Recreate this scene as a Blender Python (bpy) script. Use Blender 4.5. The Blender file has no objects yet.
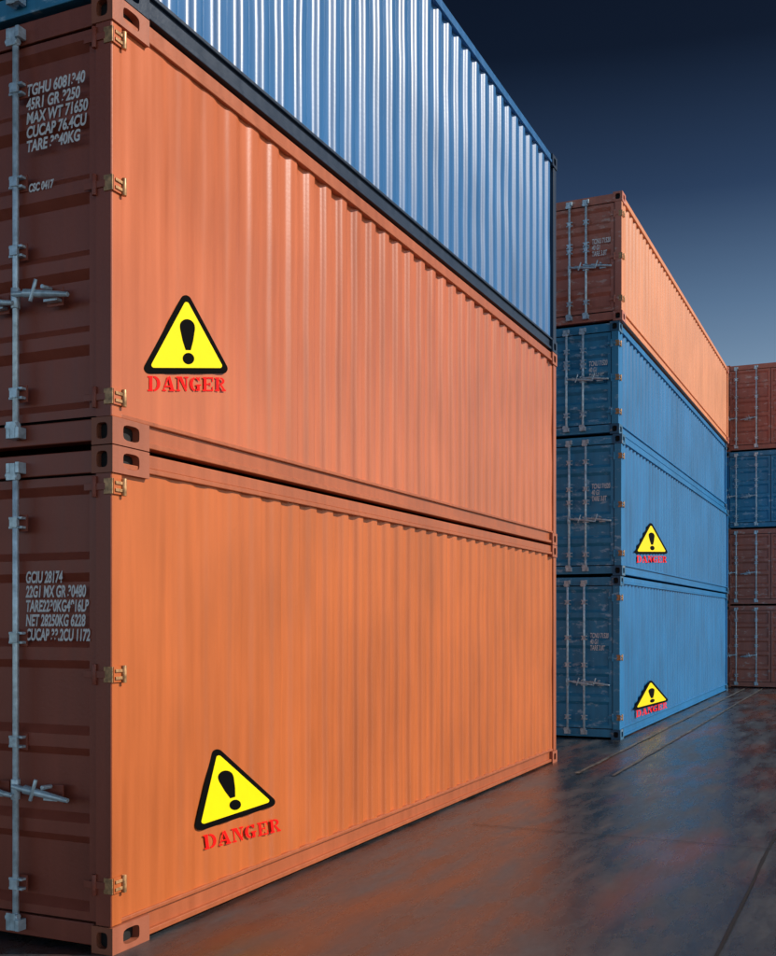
import bpy, bmesh, math, random
from mathutils import Vector, Matrix, noise
random.seed(4)
S = bpy.context.scene
S.view_settings.view_transform='Standard'; S.view_settings.look='None'; S.view_settings.exposure=0
COL = S.collection

# ---------------------------------------------------------------- materials
def nt(name):
    m=bpy.data.materials.new(name); m.use_nodes=True
    return m, m.node_tree.nodes, m.node_tree.links, m.node_tree.nodes['Principled BSDF']

def simple(name,col,rough=.5,metal=0.0,var=.15,scale=12,spec=.5):
    m,n,l,b=nt(name)
    tc=n.new('ShaderNodeNewGeometry')
    nz=n.new('ShaderNodeTexNoise'); nz.inputs['Scale'].default_value=scale; nz.inputs['Detail'].default_value=6
    l.new(tc.outputs['Position'],nz.inputs['Vector'])
    r=n.new('ShaderNodeValToRGB')
    r.color_ramp.elements[0].position=.3; r.color_ramp.elements[1].position=.7
    r.color_ramp.elements[0].color=(*[c*(1-var) for c in col],1)
    r.color_ramp.elements[1].color=(*[min(1,c*(1+var)) for c in col],1)
    l.new(nz.outputs['Fac'],r.inputs['Fac']); l.new(r.outputs['Color'],b.inputs['Base Color'])
    b.inputs['Roughness'].default_value=rough; b.inputs['Metallic'].default_value=metal
    b.inputs['Specular IOR Level'].default_value=spec
    return m

def paint(name,col,rough=.38,chip=(.35,.33,.3),chip_amt=.0,rust=.5,spec=.5,streak=.12,coat=0.0,bump=.12):
    """weathered container paint"""
    m,n,l,b=nt(name)
    g=n.new('ShaderNodeNewGeometry')
    mp=n.new('ShaderNodeMapping'); mp.inputs['Scale'].default_value=(9,9,.55)
    l.new(g.outputs['Position'],mp.inputs['Vector'])
    n1=n.new('ShaderNodeTexNoise'); n1.inputs['Scale'].default_value=1.3; n1.inputs['Detail'].default_value=7
    l.new(mp.outputs[0],n1.inputs['Vector'])
    n2=n.new('ShaderNodeTexNoise'); n2.inputs['Scale'].default_value=.8; n2.inputs['Detail'].default_value=5
    l.new(g.outputs['Position'],n2.inputs['Vector'])
    add=n.new('ShaderNodeMath'); add.operation='ADD'
    l.new(n1.outputs['Fac'],add.inputs[0]); l.new(n2.outputs['Fac'],add.inputs[1])
    mr=n.new('ShaderNodeMapRange'); mr.inputs['From Min'].default_value=.7; mr.inputs['From Max'].default_value=1.3
    mr.inputs['To Min'].default_value=1-streak*1.6; mr.inputs['To Max'].default_value=1+streak
    l.new(add.outputs[0],mr.inputs['Value'])
    vm=n.new('ShaderNodeVectorMath'); vm.operation='SCALE'; vm.inputs[0].default_value=col
    l.new(mr.outputs[0],vm.inputs['Scale'])
    n3=n.new('ShaderNodeTexNoise'); n3.inputs['Scale'].default_value=7; n3.inputs['Detail'].default_value=12; n3.inputs['Roughness'].default_value=.75
    l.new(g.outputs['Position'],n3.inputs['Vector'])
    r3=n.new('ShaderNodeValToRGB'); r3.color_ramp.elements[0].position=.66; r3.color_ramp.elements[1].position=.74
    l.new(n3.outputs['Fac'],r3.inputs['Fac'])
    ms=n.new('ShaderNodeMath'); ms.operation='MULTIPLY'; ms.inputs[1].default_value=rust
    l.new(r3.outputs['Color'],ms.inputs[0])
    mx=n.new('ShaderNodeMix'); mx.data_type='RGBA'
    l.new(ms.outputs[0],mx.inputs['Factor']); l.new(vm.outputs[0],mx.inputs['A']); mx.inputs['B'].default_value=(.09,.035,.018,1)
    last=mx.outputs['Result']
    if chip_amt>0:
        mp4=n.new('ShaderNodeMapping'); mp4.inputs['Scale'].default_value=(3,3,7); mp4.inputs['Location'].default_value=(3.3,1.7,9)
        l.new(g.outputs['Position'],mp4.inputs['Vector'])
        n4=n.new('ShaderNodeTexNoise'); n4.inputs['Scale'].default_value=1.6; n4.inputs['Detail'].default_value=12; n4.inputs['Roughness'].default_value=.7
        l.new(mp4.outputs[0],n4.inputs['Vector'])
        r4=n.new('ShaderNodeValToRGB'); r4.color_ramp.elements[0].position=.56; r4.color_ramp.elements[1].position=.64
        r4.color_ramp.elements[0].color=(0,0,0,1); r4.color_ramp.elements[1].color=(chip_amt,)*3+(1,)
        l.new(n4.outputs['Fac'],r4.inputs['Fac'])
        mx2=n.new('ShaderNodeMix'); mx2.data_type='RGBA'
        l.new(r4.outputs['Color'],mx2.inputs['Factor']); l.new(last,mx2.inputs['A']); mx2.inputs['B'].default_value=(*chip,1)
        last=mx2.outputs['Result']
    l.new(last,b.inputs['Base Color'])
    mr2=n.new('ShaderNodeMapRange'); mr2.inputs['To Min'].default_value=rough-.08; mr2.inputs['To Max'].default_value=rough+.16
    l.new(n1.outputs['Fac'],mr2.inputs['Value']); l.new(mr2.outputs[0],b.inputs['Roughness'])
    b.inputs['Specular IOR Level'].default_value=spec
    b.inputs['Coat Weight'].default_value=coat; b.inputs['Coat Roughness'].default_value=.25
    bp=n.new('ShaderNodeBump'); bp.inputs['Strength'].default_value=bump; bp.inputs['Distance'].default_value=.01
    n5=n.new('ShaderNodeTexNoise'); n5.inputs['Scale'].default_value=45; n5.inputs['Detail'].default_value=3
    l.new(g.outputs['Position'],n5.inputs['Vector']); l.new(n5.outputs['Fac'],bp.inputs['Height']); l.new(bp.outputs[0],b.inputs['Normal'])
    return m

M_or1=paint('orange_paint',(.54,.130,.030),.36,rust=.2,streak=.12,coat=.08,bump=.05,spec=.45)
M_or2=paint('salmon_orange_paint',(.57,.145,.052),.29,rust=.15,streak=.11,coat=.2,bump=.05,spec=.5)
M_or3=paint('pale_orange_paint',(.74,.28,.13),.45,rust=.15,streak=.10)
M_brn=paint('oxide_brown_paint',(.33,.072,.040),.42,rust=.6)
M_brc=paint('oxide_casting_paint',(.38,.11,.055),.5,rust=.8)
M_rail=paint('rail_orange_paint',(.42,.105,.036),.4,rust=.6,coat=.15)
M_blu=paint('blue_paint',(.020,.135,.34),.33,rust=.08,spec=.6,streak=.12,coat=.22,bump=.04)
M_nav=paint('navy_rail_painted_shadow',(.007,.022,.050),.4,rust=.1)  # bottom rail's shadow band put into the colour; castings share it
M_bl2=paint('bright_blue_paint',(.012,.165,.39),.40,rust=.15,streak=.15,coat=.05,spec=.4)
M_bld=paint('blue_door_paint',(.045,.29,.50),.42,chip=(.5,.68,.8),chip_amt=.7,rust=.3)
M_bld2=paint('blue_container_casting_paint',(.03,.12,.22),.5,chip=(.5,.4,.3),chip_amt=.5,rust=.5)
M_brd=paint('brown_door_paint',(.56,.18,.12),.45,chip=(.75,.6,.52),chip_amt=.55,rust=.4)
M_stl=simple('galvanised_steel',(.58,.70,.76),.33,.3,.3,20)
M_brs=simple('worn_brass_hinge',(.50,.27,.12),.4,.3,.5,30)
M_blk=simple('black_void',(.006,.006,.006),.8)
M_rub=simple('gasket_rubber',(.012,.012,.013),.7)
M_wht=simple('white_stencil_paint',(.85,.82,.80),.6,0,.15,60)
M_yel=simple('sign_yellow',(1.0,.78,.0),.45,0,.02,spec=.3)
M_sbk=simple('sign_black',(.003,.003,.003),.8,0,.1,spec=.05)
M_red=simple('sign_red',(.90,.010,.008),.6,0,.03,spec=.1)

# ---------------------------------------------------------------- mesh builder
class MB:
    def __init__(s): s.v=[];s.f=[];s.m=[];s.sm=[];s.mats=[]
    def mi(s,mat):
        if mat not in s.mats: s.mats.append(mat)
        return s.mats.index(mat)
    def face(s,pts,mat,smooth=False):
        i=len(s.v); s.v+= [tuple(p) for p in pts]; s.f.append(list(range(i,i+len(pts)))); s.m.append(s.mi(mat)); s.sm.append(smooth)
    def box(s,a,b,mat):
        x0,y0,z0=a; x1,y1,z1=b; i=len(s.v)
        s.v+=[(x0,y0,z0),(x1,y0,z0),(x1,y1,z0),(x0,y1,z0),(x0,y0,z1),(x1,y0,z1),(x1,y1,z1),(x0,y1,z1)]
        for q in ((0,3,2,1),(4,5,6,7),(0,1,5,4),(1,2,6,5),(2,3,7,6),(3,0,4,7)):
            s.f.append([i+k for k in q]); s.m.append(s.mi(mat)); s.sm.append(False)
    def cyl(s,p,q,r,mat,n=12,r2=None):
        p=Vector(p);q=Vector(q);d=(q-p).normalized(); r2=r if r2 is None else r2
        a=d.orthogonal().normalized(); b=d.cross(a); i=len(s.v)
        for c,rr in ((p,r),(q,r2)):
            for k in range(n):
                t=2*math.pi*k/n; s.v.append(tuple(c+a*math.cos(t)*rr+b*math.sin(t)*rr))
        for k in range(n):
            s.f.append([i+k,i+(k+1)%n,i+n+(k+1)%n,i+n+k]); s.m.append(s.mi(mat)); s.sm.append(True)
        s.f.append([i+k for k in range(n)][::-1]); s.m.append(s.mi(mat)); s.sm.append(False)
        s.f.append([i+n+k for k in range(n)]); s.m.append(s.mi(mat)); s.sm.append(False)
    def grid(s,P,mat,smooth=True):
        R=len(P);C=len(P[0]); i=len(s.v)
        for row in P: s.v+=[tuple(p) for p in row]
        for r in range(R-1):
            for c in range(C-1):
                s.f.append([i+r*C+c,i+r*C+c+1,i+(r+1)*C+c+1,i+(r+1)*C+c]); s.m.append(s.mi(mat)); s.sm.append(smooth)
    def obj(s,name,parent=None,bevel=0,M=None):
        me=bpy.data.meshes.new(name); me.from_pydata(s.v,[],s.f)
        for m in s.mats: me.materials.append(m)
        me.polygons.foreach_set('material_index',s.m); me.polygons.foreach_set('use_smooth',s.sm); me.update()
        o=bpy.data.objects.new(name,me); COL.objects.link(o)
        if parent: o.parent=parent
        if M is not None: o.matrix_world=M
        if bevel:
            b=o.modifiers.new('bevel','BEVEL'); b.width=bevel; b.segments=2; b.limit_method='ANGLE'; b.angle_limit=math.radians(50)
        return o

def holed_rect(mb,mat,o,u,v,w,h,hw,hh,depth,nrm,dark):
    o=Vector(o);u=Vector(u);v=Vector(v);nrm=Vector(nrm)
    c=o+u*w/2+v*h/2
    ang=[2*math.pi*k/24 for k in range(24)]+[math.atan2(sy*h,sx*w) for sx in(-1,1) for sy in(-1,1)]
    ang=sorted(a%(2*math.pi) for a in ang); N=len(ang)
    out=[];inn=[];dp=[]
    for a in ang:
        ca,sa=math.cos(a),math.sin(a)
        t=min(w/2/abs(ca) if abs(ca)>1e-6 else 1e9, h/2/abs(sa) if abs(sa)>1e-6 else 1e9)
        out.append(c+u*ca*t+v*sa*t)
        e=4.0; r=(abs(ca/hw)**e+abs(sa/hh)**e)**(-1/e)
        p=c+u*ca*r+v*sa*r; inn.append(p); dp.append(p-nrm*depth)
    for k in range(N):
        j=(k+1)%N
        mb.face([out[k],out[j],inn[j],inn[k]],mat); mb.face([inn[k],inn[j],dp[j],dp[k]],mat)
    mb.face(dp,dark)

def casting(mb,cx,cy,cz,sx,sy,mat,lx,ly,lz):
    def P(x,y,z): return Vector((cx+sx*x,cy+sy*y,cz+z))
    holed_rect(mb,mat,P(0,0,0),(sx,0,0),(0,0,1),lx,lz,lx*.22,lz*.29,.05,(0,-sy,0),M_blk)
    holed_rect(mb,mat,P(0,0,0),(0,sy,0),(0,0,1),ly,lz,ly*.26,lz*.3,.04,(-sx,0,0),M_blk)
    mb.face([P(lx,0,0),P(lx,ly,0),P(lx,ly,lz),P(lx,0,lz)],mat)
    mb.face([P(0,ly,0),P(lx,ly,0),P(lx,ly,lz),P(0,ly,lz)],mat)
    mb.face([P(0,0,lz),P(lx,0,lz),P(lx,ly,lz),P(0,ly,lz)],mat)
    mb.face([P(0,0,0),P(lx,0,0),P(lx,ly,0),P(0,ly,0)],mat)

ANG=math.atan2(.9100,.4146)
def frame_matrix(x,y,z): return Matrix.Translation((x,y,z))@Matrix.Rotation(ANG,4,'Z')

def prof(x,x0,p):
    if x<x0: return 0
    u=((x-x0)/p)%1
    def sst(a): a=max(0,min(1,a)); return a*a*(3-2*a)
    if u<.26: return 0
    if u<.5: return sst((u-.26)/.24)
    if u<.76: return 1
    return 1-sst((u-.76)/.24)

def container(x,y,z,L,H,side,door,rail,cast,rods=(.69,1.1),ribs0=.35,ribd=.034,pitch=.278,castl=.34,marks=None,hinge=(.39,1.5,2.3),bottom_rail=None,W=2.44,seed=0,trail=None,fade=None,yaw=0):
    e=bpy.data.objects.new('shipping_container',None); COL.objects.link(e); e.empty_display_size=.3
    e.matrix_world=frame_matrix(x,y,z)@Matrix.Rotation(math.radians(yaw),4,'Z')
    brail=bottom_rail or rail; trail=trail or rail
    f=MB()
    pw=.11
    for yy0,yy1 in ((0,pw),(W-pw,W)):
        for xx0,xx1,mt in ((0,.09,side),(L-.13,L,rail)):
            f.box((xx0,yy0,.158),(xx1,yy1,H-.158),mt)
    zb0,zb1=.022,.185; zt0,zt1=H-.125,H-.010
    for s,yy in ((1,0),(-1,W)):
        def bx(x0,d0,z0,x1,d1,z1,mt):
            a=yy+s*d0;b=yy+s*d1
            f.box((x0,min(a,b),z0),(x1,max(a,b),z1),mt)
        bx(castl-.02,.03,zb0+.002,L-.2,.10,zb1-.004,brail)
        bx(castl-.02,.004,zb0,L-.2,.06,zb0+.035,brail)
        bx(.093,.006,zb1-.026,L-.133,.062,zb1,brail)
        bx(castl-.02,.012,zt0+.034,L-.2,.09,zt1,trail)
        bx(.093,-.004,zt0,L-.133,.07,zt0+.032,trail)
    f.box((.02,pw+.003,.03),(.12,W-pw-.003,.155),door)
    f.box((.012,pw+.003,H-.15),(.12,W-pw-.003,H-.02),door)
    f.box((L-.10,pw+.003,.03),(L-.01,W-pw-.003,.155),rail)
    f.box((L-.10,pw+.003,H-.13),(L-.01,W-pw-.003,H-.02),rail)
    f.box((.12,.09,.09),(L-.12,W-.09,.14),M_blk)
    f.obj('frame',e,.005)
    d=MB()
    d.box((-.004,.004,.16),(.0,pw,H-.16),door)
    zd0,zd1=.17,H-.165
    def leaf(ya,yb):
        x0=.018; xr=.064; bw=.05
        rows=5; gap=.075
        ph=(zd1-zd0-2*.05-(rows-1)*gap)/rows
        ta,tb=ya+bw,yb-bw
        d.face([(x0,ya,zd0),(x0,ta,zd0),(x0,ta,zd1),(x0,ya,zd1)],door)
        d.face([(x0,tb,zd0),(x0,yb,zd0),(x0,yb,zd1),(x0,tb,zd1)],door)
        zc=zd0
        for r in range(rows):
            z0=zd0+.05+r*(ph+gap); z1=z0+ph
            d.face([(x0,ta,zc),(x0,tb,zc),(x0,tb,z0),(x0,ta,z0)],door)
            sl=.05; sy=.03
            o=[(x0,ta,z0),(x0,tb,z0),(x0,tb,z1),(x0,ta,z1)]
            i=[(xr,ta+sy,z0+sl),(xr,tb-sy,z0+sl),(xr,tb-sy,z1-sl),(xr,ta+sy,z1-sl)]
            for k in range(4):
                j=(k+1)%4; d.face([o[k],o[j],i[j],i[k]],door)
            d.face(i,door); zc=z1
        d.face([(x0,ta,zc),(x0,tb,zc),(x0,tb,zd1),(x0,ta,zd1)],door)
        for a,b in (((x0,ya,zd0),(x0+.05,ya+.004,zd1)),((x0,yb-.004,zd0),(x0+.05,yb,zd1))): d.box((a[0]+.001,a[1],a[2]),b,door)
        d.box((x0+.012,ya-.012,zd0-.008),(x0+.03,ya-.001,zd1+.008),M_rub)
        d.box((x0+.012,yb+.001,zd0-.008),(x0+.03,yb+.008,zd1+.008),M_rub)
    leaf(.125,1.212); leaf(1.232,W-.125)
    d.box((.068,.11,.14),(.08,W-.11,H-.14),M_rub)
    d.obj('doors',e)
    g=MB()
    xr=-.022
    for y0 in rods:
        for yy in (y0,W-y0):
            sgn=-1 if yy<W/2 else 1
            g.cyl((xr,yy,.07),(xr,yy,H-.07),.019,M_stl,10)
            for zz in (.34,1.18,H*.62,H-.42):
                g.box((-.028,yy-.05,zz-.035),(.017,yy+.05,zz-.02),M_stl)
                g.box((-.028,yy-.05,zz+.02),(.017,yy+.05,zz+.035),M_stl)
                g.box((-.046,yy-.028,zz-.03),(-.036,yy+.028,zz+.03),M_stl)
                g.box((.008,yy-.06,zz-.05),(.0175,yy+.06,zz+.05),door)
            for zz,s2 in ((.10,1),(H-.10,-1)):
                g.box((-.055,yy-.05,zz-.03),(.011,yy-.025,zz+.035),M_stl)
                g.box((-.055,yy+.02,zz-.03),(.011,yy+.045,zz+.03),M_stl)
                g.cyl((-.03,yy-.03,zz+s2*.05),(-.03,yy+.06,zz+s2*.04),.02,M_stl,8)
                g.box((-.05,yy-.018,zz+s2*.02-.05),(-.042,yy+.05,zz+s2*.02+.05),M_stl)
            zh=.90
            g.cyl((xr,yy,zh-.06),(xr,yy,zh+.06),.028,M_stl,10)
            g.cyl((-.045,yy,zh+.02),(-.055,yy+sgn*.16,zh+.0),.017,M_stl,8)
            g.cyl((-.055,yy+sgn*.10,zh+.01),(-.055,yy+sgn*.42,zh-.035),.028,M_stl,8,.014)
            g.box((-.035,yy+sgn*.27-.05,zh-.05),(.0165,yy+sgn*.27+.05,zh-.033),M_stl)
            g.box((.008,yy+sgn*.27-.06,zh-.07),(.0165,yy+sgn*.27+.06,zh+.04),door)
            g.cyl((-.07,yy+sgn*.24,zh+.03),(-.0,yy+sgn*.25,zh+.03),.013,M_stl,8)
            g.cyl((-.075,yy+sgn*.16,zh-.05),(-.072,yy+sgn*.20,zh+.075),.011,M_stl,8)
    g.obj('locking_rods',e,.002)
    h=MB()
    for zz in hinge:
        for s,yw in ((1,0),(-1,W)):
            def hb(x0,a,z0,x1,b,z1,mt):
                A,B=yw+s*a,yw+s*b; h.box((x0,min(A,B),z0),(x1,max(A,B),z1),mt)
            hb(.0,-.012,zz-.045,.115,-.003,zz+.045,side)
            hb(.012,-.020,zz-.03,.10,-.012,zz-.012,M_brs)
            hb(.012,-.020,zz+.012,.10,-.012,zz+.03,M_brs)
            h.cyl((.085,yw-s*.018,zz-.05),(.085,yw-s*.018,zz+.05),.015,M_brs,10)
            hb(-.012,-.012,zz-.045,-.005,.05,zz+.045,M_brs)
            hb(-.014,.04,zz-.02,-.005,.19,zz+.02,door)
            h.cyl((-.012,yw+s*.115,zz-.06),(-.012,yw+s*.115,zz+.06),.015,door,10)
    h.obj('hinges',e,.002)
    c=MB()
    for cz in (0,H-.157):
        for cx,sx in ((-.01,1),(L+.01,-1)):
            for cy,sy in ((-.012,1),(W+.012,-1)):
                casting(c,cx,cy,cz,sx,sy,cast,castl if sx>0 else .22,.15,.155)
    c.obj('corner_castings',e,.006)
    sp=MB()
    x0,x1=.088,L-.128; n=int((x1-x0)/pitch*16); rows=10
    zz0,zz1=zb1-.004,zt0+.004
    for s,yy in ((1,.018),(-1,W-.018)):
        P=[]
        for r in range(rows+1):
            zr=zz0+(zz1-zz0)*r/rows; row=[]
            for k in range(n+1):
                xx=x0+(x1-x0)*k/n
                a=prof(xx,ribs0,pitch)
                if fade:
                    t=max(0,min(1,(xx-fade[0])/(fade[1]-fade[0]))); a*=fade[2]+(fade[3]-fade[2])*t
                edge=math.sin(math.pi*r/rows)
                dn=(noise.noise(Vector((xx*1.1+seed*7,zr*1.3,seed*3.1)))*.012+noise.noise(Vector((xx*3.1,zr*2.3+seed,seed)))*.006)*edge
                row.append((xx,yy+s*(ribd*a+max(dn,-.002)),zr))
            P.append(row)
        sp.grid(P,side)
    sp.obj('corrugated_side_panels',e)
    r=MB()
    P=[[(L-.03-.03*prof(yy/100.0,0,.25),yy/100.0,zr) for yy in range(11,234,2)] for zr in (.15,H-.12)]
    r.grid(P,side)
    P=[[(xx,yy,H-.03-.018*prof(xx,.3,.21)) for yy in (.06,W-.06)] for xx in [.1+k*(L-.2)/260 for k in range(261)]]
    r.grid(P,side)
    r.obj('roof_and_end_wall',e)
    if marks:
        for k,(txt,yl,zc,size,wd) in enumerate(marks):
            cu=bpy.data.curves.new('t','FONT'); cu.body=txt; cu.size=size; cu.space_line=.90; cu.offset=.0030; cu.shear=.15
            t=bpy.data.objects.new('t',cu); COL.objects.link(t)
            bpy.context.view_layer.update()
            me=bpy.data.meshes.new_from_object(t.evaluated_get(bpy.context.evaluated_depsgraph_get()))
            bpy.data.objects.remove(t)
            xs=[v.co.x for v in me.vertices]; sc=wd/(max(xs)-min(xs)); mnx=min(xs)
            for v in me.vertices:
                v.co=Vector((-.001,yl-(v.co.x-mnx)*sc,zc+v.co.y))
            me.materials.clear(); me.materials.append(M_wht)
            o=bpy.data.objects.new('stencil_marking',me); COL.objects.link(o); o.parent=e
            o.location.x=.012
    return e

# ---------------------------------------------------------------- LEFT STACK
LX,LY=-1.564,6.12
LL=9.22
m1=[("GCIU 28174\n22G1 MX GR 30480\nTARE2230KG4916LB\nNET 28250KG 6228\nCUCAP 33.2CU 1172",.645,2.12,.094,.48)]
m2=[("TGHU 6081340\n45R1 GR 3250\nMAX WT 71650\nCUCAP 76.4CU\nTARE 3940KG",.64,2.10,.092,.46),("CSC 0417",.62,1.53,.065,.19)]
container(LX,LY,0,LL,2.895,M_or1,M_brn,M_rail,M_brc,ribs0=.45,fade=(.9,3.2,.26,.95),hinge=(.39,1.59,2.66),marks=m1,seed=1)
container(LX,LY,2.90,LL,2.56,M_or2,M_brn,M_rail,M_brc,ribs0=.42,fade=(.9,2.8,.14,1),ribd=.035,hinge=(.27,1.48,2.32),marks=m2,seed=2)
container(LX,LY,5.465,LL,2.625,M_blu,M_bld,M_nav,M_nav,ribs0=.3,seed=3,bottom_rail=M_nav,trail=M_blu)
# ---------------------------------------------------------------- RIGHT STACK
RX,RY=3.67,17.1
zz=0
off=[0,.025,-.02,.03]
for k,(h,sd,dr,rl,ca) in enumerate([(2.605,M_bl2,M_bld,M_bl2,M_bld2),(2.245,M_bl2,M_bld,M_bl2,M_bld2),(1.785,M_bl2,M_bld,M_bl2,M_bld2),(2.045,M_or3,M_brd,M_or3,M_brd)]):
    container(RX+off[k]*.91,RY-off[k]*.4146,zz,13.2,h,sd,dr,rl,ca,rods=(.57,.84),ribs0=.3,castl=.25,hinge=(.35,h/2,h-.35),seed=5+k,
        marks=[("TCNU 71520\n40 G1\nTARE 3.8T",.48,h*.62,.11,.3)])
    zz+=h+.005
# ---------------------------------------------------------------- BACK STACKS
for j,(bx,by) in enumerate([(9.55,30.6),(9.55-.91*2.75,30.6+.4146*2.75)]):
    zz=0
    for k,(h,sd,dr,ca) in enumerate([(2.32,M_brn,M_brd,M_brc),(2.15,M_brn,M_brd,M_brc),(2.18,M_bl2,M_bld,M_bld2),(2.43,M_brn,M_brd,M_brc)]):
        container(bx+.91*2.44,by-.4146*2.44,zz,12.19,h,sd,dr,sd,ca,rods=(.3,.84),castl=.25,hinge=(.35,h/2,h-.35),seed=20+k+j*5,
            marks=[("TCNU 71520\n40 G1\nTARE 3.8T",.9,h*.62,.12,.35)])
        zz+=h+.005

# ---------------------------------------------------------------- warning signs
def round_poly(pts,r,n=6):
    out=[];N=len(pts)
    for i in range(N):
        p=Vector(pts[i]);a=(Vector(pts[i-1])-p).normalized();b=(Vector(pts[(i+1)%N])-p).normalized()
        h=a.angle(b)/2; dist=r/math.tan(h); c=p+(a+b).normalized()*(r/math.sin(h))
        s=p+a*dist-c; t=p+b*dist-c
        a0=math.atan2(s.y,s.x); a1=math.atan2(t.y,t.x); dd=(a1-a0+math.pi)%(2*math.pi)-math.pi
        for k in range(n+1):
            an=a0+dd*k/n; out.append((c.x+r*math.cos(an),c.y+r*math.sin(an)))
    return out
def band(cx,cy,ro,rin,a0,a1,n=16):
    qs=[]
    for k in range(n):
        A=[math.radians(a0+(a1-a0)*(k+i)/n) for i in(0,1)]
        qs.append([(cx+ro[0]*math.cos(A[0]),cy+ro[1]*math.sin(A[0])),(cx+ro[0]*math.cos(A[1]),cy+ro[1]*math.sin(A[1])),
                   (cx+rin[0]*math.cos(A[1]),cy+rin[1]*math.sin(A[1])),(cx+rin[0]*math.cos(A[0]),cy+rin[1]*math.sin(A[0]))])
    return qs
def R(a,b,c,d): return [(a,b),(c,b),(c,d),(a,d)]
SL=.11
G={
'D':[R(.10,SL,.34,1-SL),R(0,0,.38,SL),R(0,1-SL,.38,1)]+band(.45,.5,(.5,.5),(.25,.38),-90,90),
'A':[[(.06,SL),(.16,SL),(.48,.86),(.42,1)],[(.50,1),(.62,1),(.93,SL),(.66,SL),(.46,.9)],R(.24,.28,.62,.38),R(0,0,.30,SL),R(.56,0,1,SL)],
'N':[R(.12,SL,.22,1-SL),R(0,0,.34,SL),R(.0,1-SL,.24,1),[(.26,1),(.46,1),(.86,.1),(.86,0),(.74,0),(.26,.82)],R(.80,.2,.88,1-SL),R(.66,1-SL,1,1)],
'G':band(.5,.5,(.5,.5),(.24,.38),105,262,18)+band(.5,.5,(.46,.5),(.22,.38),40,84,8)+[R(.62,0.02,.86,.38),R(.54,.38,.98,.48),R(.74,.70,.84,1.0)]+band(.5,.5,(.46,.5),(.22,.38),-84,-55,5),
'E':[R(.10,SL,.34,1-SL),R(0,0,.36,SL),R(0,1-SL,.36,1),R(.40,0,.92,SL),R(.40,1-SL,.92,1),R(.40,.45,.66,.55),R(.62,.36,.70,.64),R(.82,SL,.92,.32),R(.82,.68,.92,1-SL)],
'R':[R(.10,SL,.34,1-SL),R(0,0,.40,SL),R(0,1-SL,.38,1)]+band(.44,.73,(.42,.27),(.2,.16),-90,90,10)+[[(.42,.46),(.62,.46),(.92,SL),(.68,SL)],R(.62,0,1,SL)],
}
def warning_sign(M,BL,BR,AP,TL,TU,TV,y=.0150):
    e=bpy.data.objects.new('warning_sign',None); COL.objects.link(e); e.matrix_world=M; e.empty_display_size=.1
    BL,BR,AP=Vector(BL),Vector(BR),Vector(AP); O=(BL+BR)/2; U=BR-BL; V=AP-O
    Wd,Hd=1.0,.93
    def mp(p): q=O+U*(p[0]/Wd)+V*(p[1]/Hd); return q
    def poly(name,polys,mat,y0,f):
        mb=MB()
        for P in polys: mb.face([(f(p).x,y0,f(p).y) for p in P],mat)
        mb.obj(name,e)
    tri=[(-.54,-.03),(.54,-.03),(0,.97)]
    poly('black_border',[round_poly(tri,.065)],M_sbk,y,mp)
    tri2=[(-.44,.04),(.44,.04),(0,.85)]
    poly('yellow_face',[round_poly(tri2,.03)],M_yel,y-.002,mp)
    bar=[(.030,.25),(.062,.36),(.088,.50)]
    arc=[(.088*math.cos(math.radians(a)),.53+.085*math.sin(math.radians(a))) for a in range(0,181,15)]
    bar=bar+arc+[(-.088,.50),(-.062,.36),(-.030,.25)]
    dot=[(.068*math.cos(math.radians(a)),.150+.068*math.sin(math.radians(a))) for a in range(0,360,15)]
    poly('exclamation_mark',[bar,dot],M_sbk,y-.004,mp)
    TL,TU,TV=Vector(TL),Vector(TU),Vector(TV)
    ps=[]
    for i,ch in enumerate('DANGER'):
        for P in G[ch]: ps.append([((i+p[0]*.90)/5.9,p[1]) for p in P])
    poly('danger_lettering',ps,M_red,y,lambda p: TL+TU*p[0]+TV*p[1])
    return e
ML=frame_matrix(LX,LY,0); MR=frame_matrix(RX,RY,0)
warning_sign(ML,(.311,3.376),(1.221,3.567),(.739,3.962),(.350,3.265),(.846,.163),(0,.092))
warning_sign(ML,(.848,.560),(1.854,.577),(1.065,1.066),(.949,.413),(.977,-.051),(-.02,.097))
warning_sign(MR,(1.087,3.022),(4.16,3.196),(2.466,3.655),(1.245,2.869),(2.81,.138),(0,.12),y=-.012)
warning_sign(MR,(1.087,.40),(4.26,.335),(2.48,.83),(1.245,.255),(2.9,-.05),(0,.115),y=-.004)

# ---------------------------------------------------------------- ground
m,n,l,b=nt('damp_asphalt_yard')
g=n.new('ShaderNodeNewGeometry')
mp=n.new('ShaderNodeMapping'); mp.vector_type='TEXTURE'; mp.inputs['Rotation'].default_value=(0,0,ANG); mp.inputs['Scale'].default_value=(3.2,.8,1)
l.new(g.outputs['Position'],mp.inputs['Vector'])
def NZ(scale,det,vec,rough=.5):
    z=n.new('ShaderNodeTexNoise'); z.inputs['Scale'].default_value=scale; z.inputs['Detail'].default_value=det; z.inputs['Roughness'].default_value=rough
    l.new(vec,z.inputs['Vector']); return z
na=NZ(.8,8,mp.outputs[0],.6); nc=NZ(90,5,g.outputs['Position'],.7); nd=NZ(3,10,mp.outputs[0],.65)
ne=NZ(14,8,g.outputs['Position'],.75)
r1=n.new('ShaderNodeValToRGB'); r1.color_ramp.elements[0].position=.38; r1.color_ramp.elements[0].color=(.007,.008,.010,1)
r1.color_ramp.elements[1].position=.66; r1.color_ramp.elements[1].color=(.060,.068,.078,1)
av=n.new('ShaderNodeMath'); av.operation='MULTIPLY_ADD'; av.inputs[1].default_value=.3
l.new(ne.outputs['Fac'],av.inputs[0])
sc=n.new('ShaderNodeMath'); sc.operation='MULTIPLY'; sc.inputs[1].default_value=.7; l.new(nd.outputs['Fac'],sc.inputs[0]); l.new(sc.outputs[0],av.inputs[2])
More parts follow.
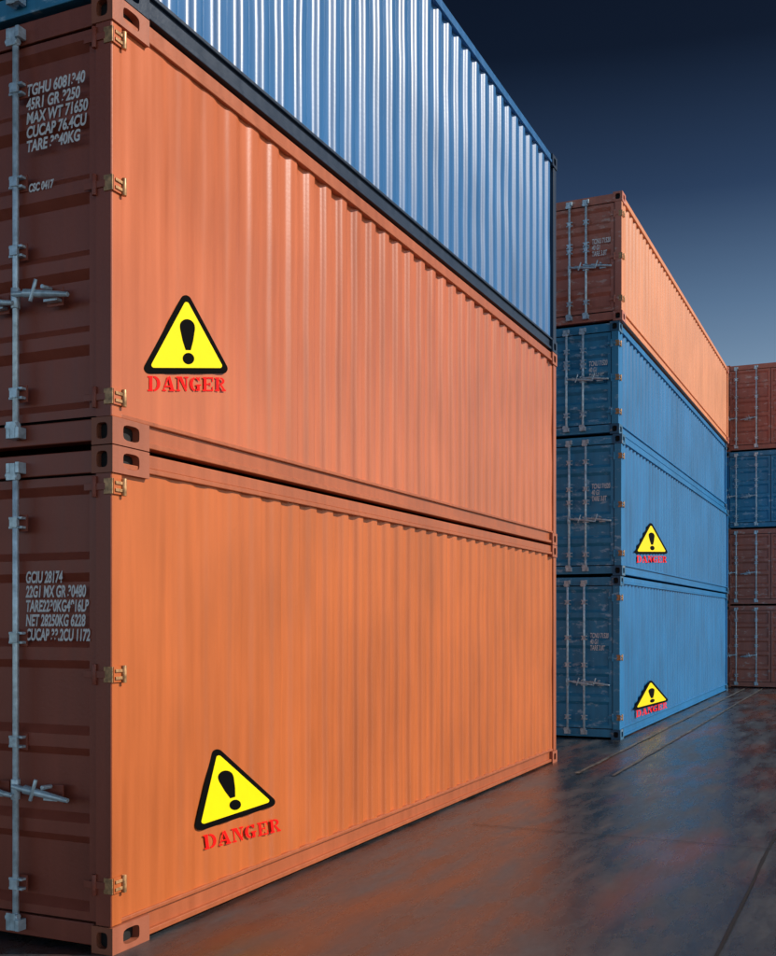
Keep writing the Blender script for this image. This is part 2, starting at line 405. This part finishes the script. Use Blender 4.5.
l.new(av.outputs[0],r1.inputs['Fac'])
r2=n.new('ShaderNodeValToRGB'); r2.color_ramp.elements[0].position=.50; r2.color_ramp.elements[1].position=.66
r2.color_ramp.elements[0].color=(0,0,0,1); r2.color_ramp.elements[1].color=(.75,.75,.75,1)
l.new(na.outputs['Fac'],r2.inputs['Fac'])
mx=n.new('ShaderNodeMix'); mx.data_type='RGBA'; l.new(r2.outputs['Color'],mx.inputs['Factor']); l.new(r1.outputs['Color'],mx.inputs['A']); mx.inputs['B'].default_value=(.12,.034,.014,1)  # rust stains that also paint the orange glow into the ground colour
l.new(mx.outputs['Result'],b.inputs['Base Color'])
rr=n.new('ShaderNodeMapRange'); rr.inputs['From Min'].default_value=.35; rr.inputs['From Max'].default_value=.68; rr.inputs['To Min'].default_value=.14; rr.inputs['To Max'].default_value=.48
l.new(nd.outputs['Fac'],rr.inputs['Value']); l.new(rr.outputs[0],b.inputs['Roughness'])
b.inputs['Specular IOR Level'].default_value=.55
bp=n.new('ShaderNodeBump'); bp.inputs['Strength'].default_value=.3; bp.inputs['Distance'].default_value=.008
ma=n.new('ShaderNodeMath'); ma.operation='ADD'; l.new(nc.outputs['Fac'],ma.inputs[0]); l.new(nd.outputs['Fac'],ma.inputs[1])
l.new(ma.outputs[0],bp.inputs['Height']); l.new(bp.outputs[0],b.inputs['Normal'])
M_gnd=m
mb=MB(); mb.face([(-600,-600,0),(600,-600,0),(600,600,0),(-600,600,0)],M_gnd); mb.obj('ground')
M_jnt=simple('slab_joint_tar',(.006,.006,.007),.6)
M_lin=simple('worn_paint_line',(.085,.08,.075),.6,0,.7,4)
mb=MB()
d=Vector((.4146,.91,0)); nrm=Vector((.91,-.4146,0)); O=Vector((1.91,6.22,0))
def strip(p,dir,length,w,z,mat):
    s=Vector((-dir.y,dir.x,0))*w/2
    K=max(2,int(length/.5)); pv=None
    for k in range(K+1):
        q=p+dir*length*k/K; ww=1+.45*noise.noise(q*1.7); q=q+s*noise.noise(q*.9+Vector((7,3,1)))*.6
        cur=(q-s*ww+Vector((0,0,z)),q+s*ww+Vector((0,0,z)))
        if pv: mb.face([pv[0],pv[1],cur[1],cur[0]],mat)
        pv=cur
for k in range(0,8): strip(O+nrm*3.6*k-d*20,d,90,.022,.004,M_jnt)
for k in (0,2,4,7): strip(O+d*(k*6.1+3.0)-nrm*2.6,nrm,40,.012,.008,M_jnt)
mb.obj('slab_joints')
mb=MB()
strip(Vector((RX,RY,0))+nrm*.35-d*4,d,30,.05,.012,M_lin)
strip(Vector((RX,RY,0))+nrm*.80-d*4,d,30,.04,.012,M_lin)
mb.obj('painted_line')

# ---------------------------------------------------------------- light
az=math.radians(-3); el=math.radians(34)
sv=Vector((math.cos(az)*math.cos(el),math.sin(az)*math.cos(el),math.sin(el)))
sl=bpy.data.lights.new('sun','SUN'); sl.energy=4.3; sl.angle=math.radians(.5); sl.color=(1,.94,.85)
so=bpy.data.objects.new('sun',sl); COL.objects.link(so); so.rotation_euler=sv.to_track_quat('Z','Y').to_euler()
w=bpy.data.worlds.new('World'); S.world=w; w.use_nodes=True
n=w.node_tree.nodes; l=w.node_tree.links; bg=n['Background']
sky=n.new('ShaderNodeTexSky'); sky.sky_type='NISHITA'; sky.sun_disc=False; sky.sun_elevation=el; sky.sun_rotation=math.atan2(sv.x,sv.y)
tc=n.new('ShaderNodeTexCoord'); sx=n.new('ShaderNodeSeparateXYZ'); l.new(tc.outputs['Generated'],sx.inputs[0])
rp=n.new('ShaderNodeValToRGB'); cr=rp.color_ramp
cr.elements[0].position=0; cr.elements[0].color=(.70,.68,.66,1)
cr.elements[1].position=1; cr.elements[1].color=(.06,.06,.07,1)
for p,c in ((.19,(.80,.84,.87)),(.27,(.47,.55,.62)),(.36,(.145,.195,.27)),(.46,(.040,.052,.075)),(.6,(.03,.035,.05))):
    q=cr.elements.new(p); q.color=(*c,1)
l.new(sx.outputs['Z'],rp.inputs['Fac'])
m1_=n.new('ShaderNodeMix'); m1_.data_type='RGBA'; m1_.blend_type='MULTIPLY'; m1_.inputs['Factor'].default_value=1
l.new(sky.outputs[0],m1_.inputs['A']); l.new(rp.outputs['Color'],m1_.inputs['B'])
bk=n.new('ShaderNodeMapRange'); bk.inputs['From Min'].default_value=.2; bk.inputs['From Max'].default_value=-1; bk.inputs['To Min'].default_value=1; bk.inputs['To Max'].default_value=2.9
l.new(sx.outputs['Y'],bk.inputs['Value'])
vm=n.new('ShaderNodeVectorMath'); vm.operation='SCALE'; l.new(m1_.outputs['Result'],vm.inputs[0]); l.new(bk.outputs[0],vm.inputs['Scale'])
l.new(vm.outputs[0],bg.inputs['Color']); bg.inputs['Strength'].default_value=.1

# ---------------------------------------------------------------- camera
c=bpy.data.cameras.new('cam'); co=bpy.data.objects.new('camera',c); COL.objects.link(co)
co.location=(0,0,1.9); co.rotation_euler=(math.radians(90),0,0)
c.sensor_fit='VERTICAL'; c.sensor_height=36; c.lens=36*1080/956; c.shift_y=142/956; c.clip_end=3000; c.clip_start=.05
S.camera=co
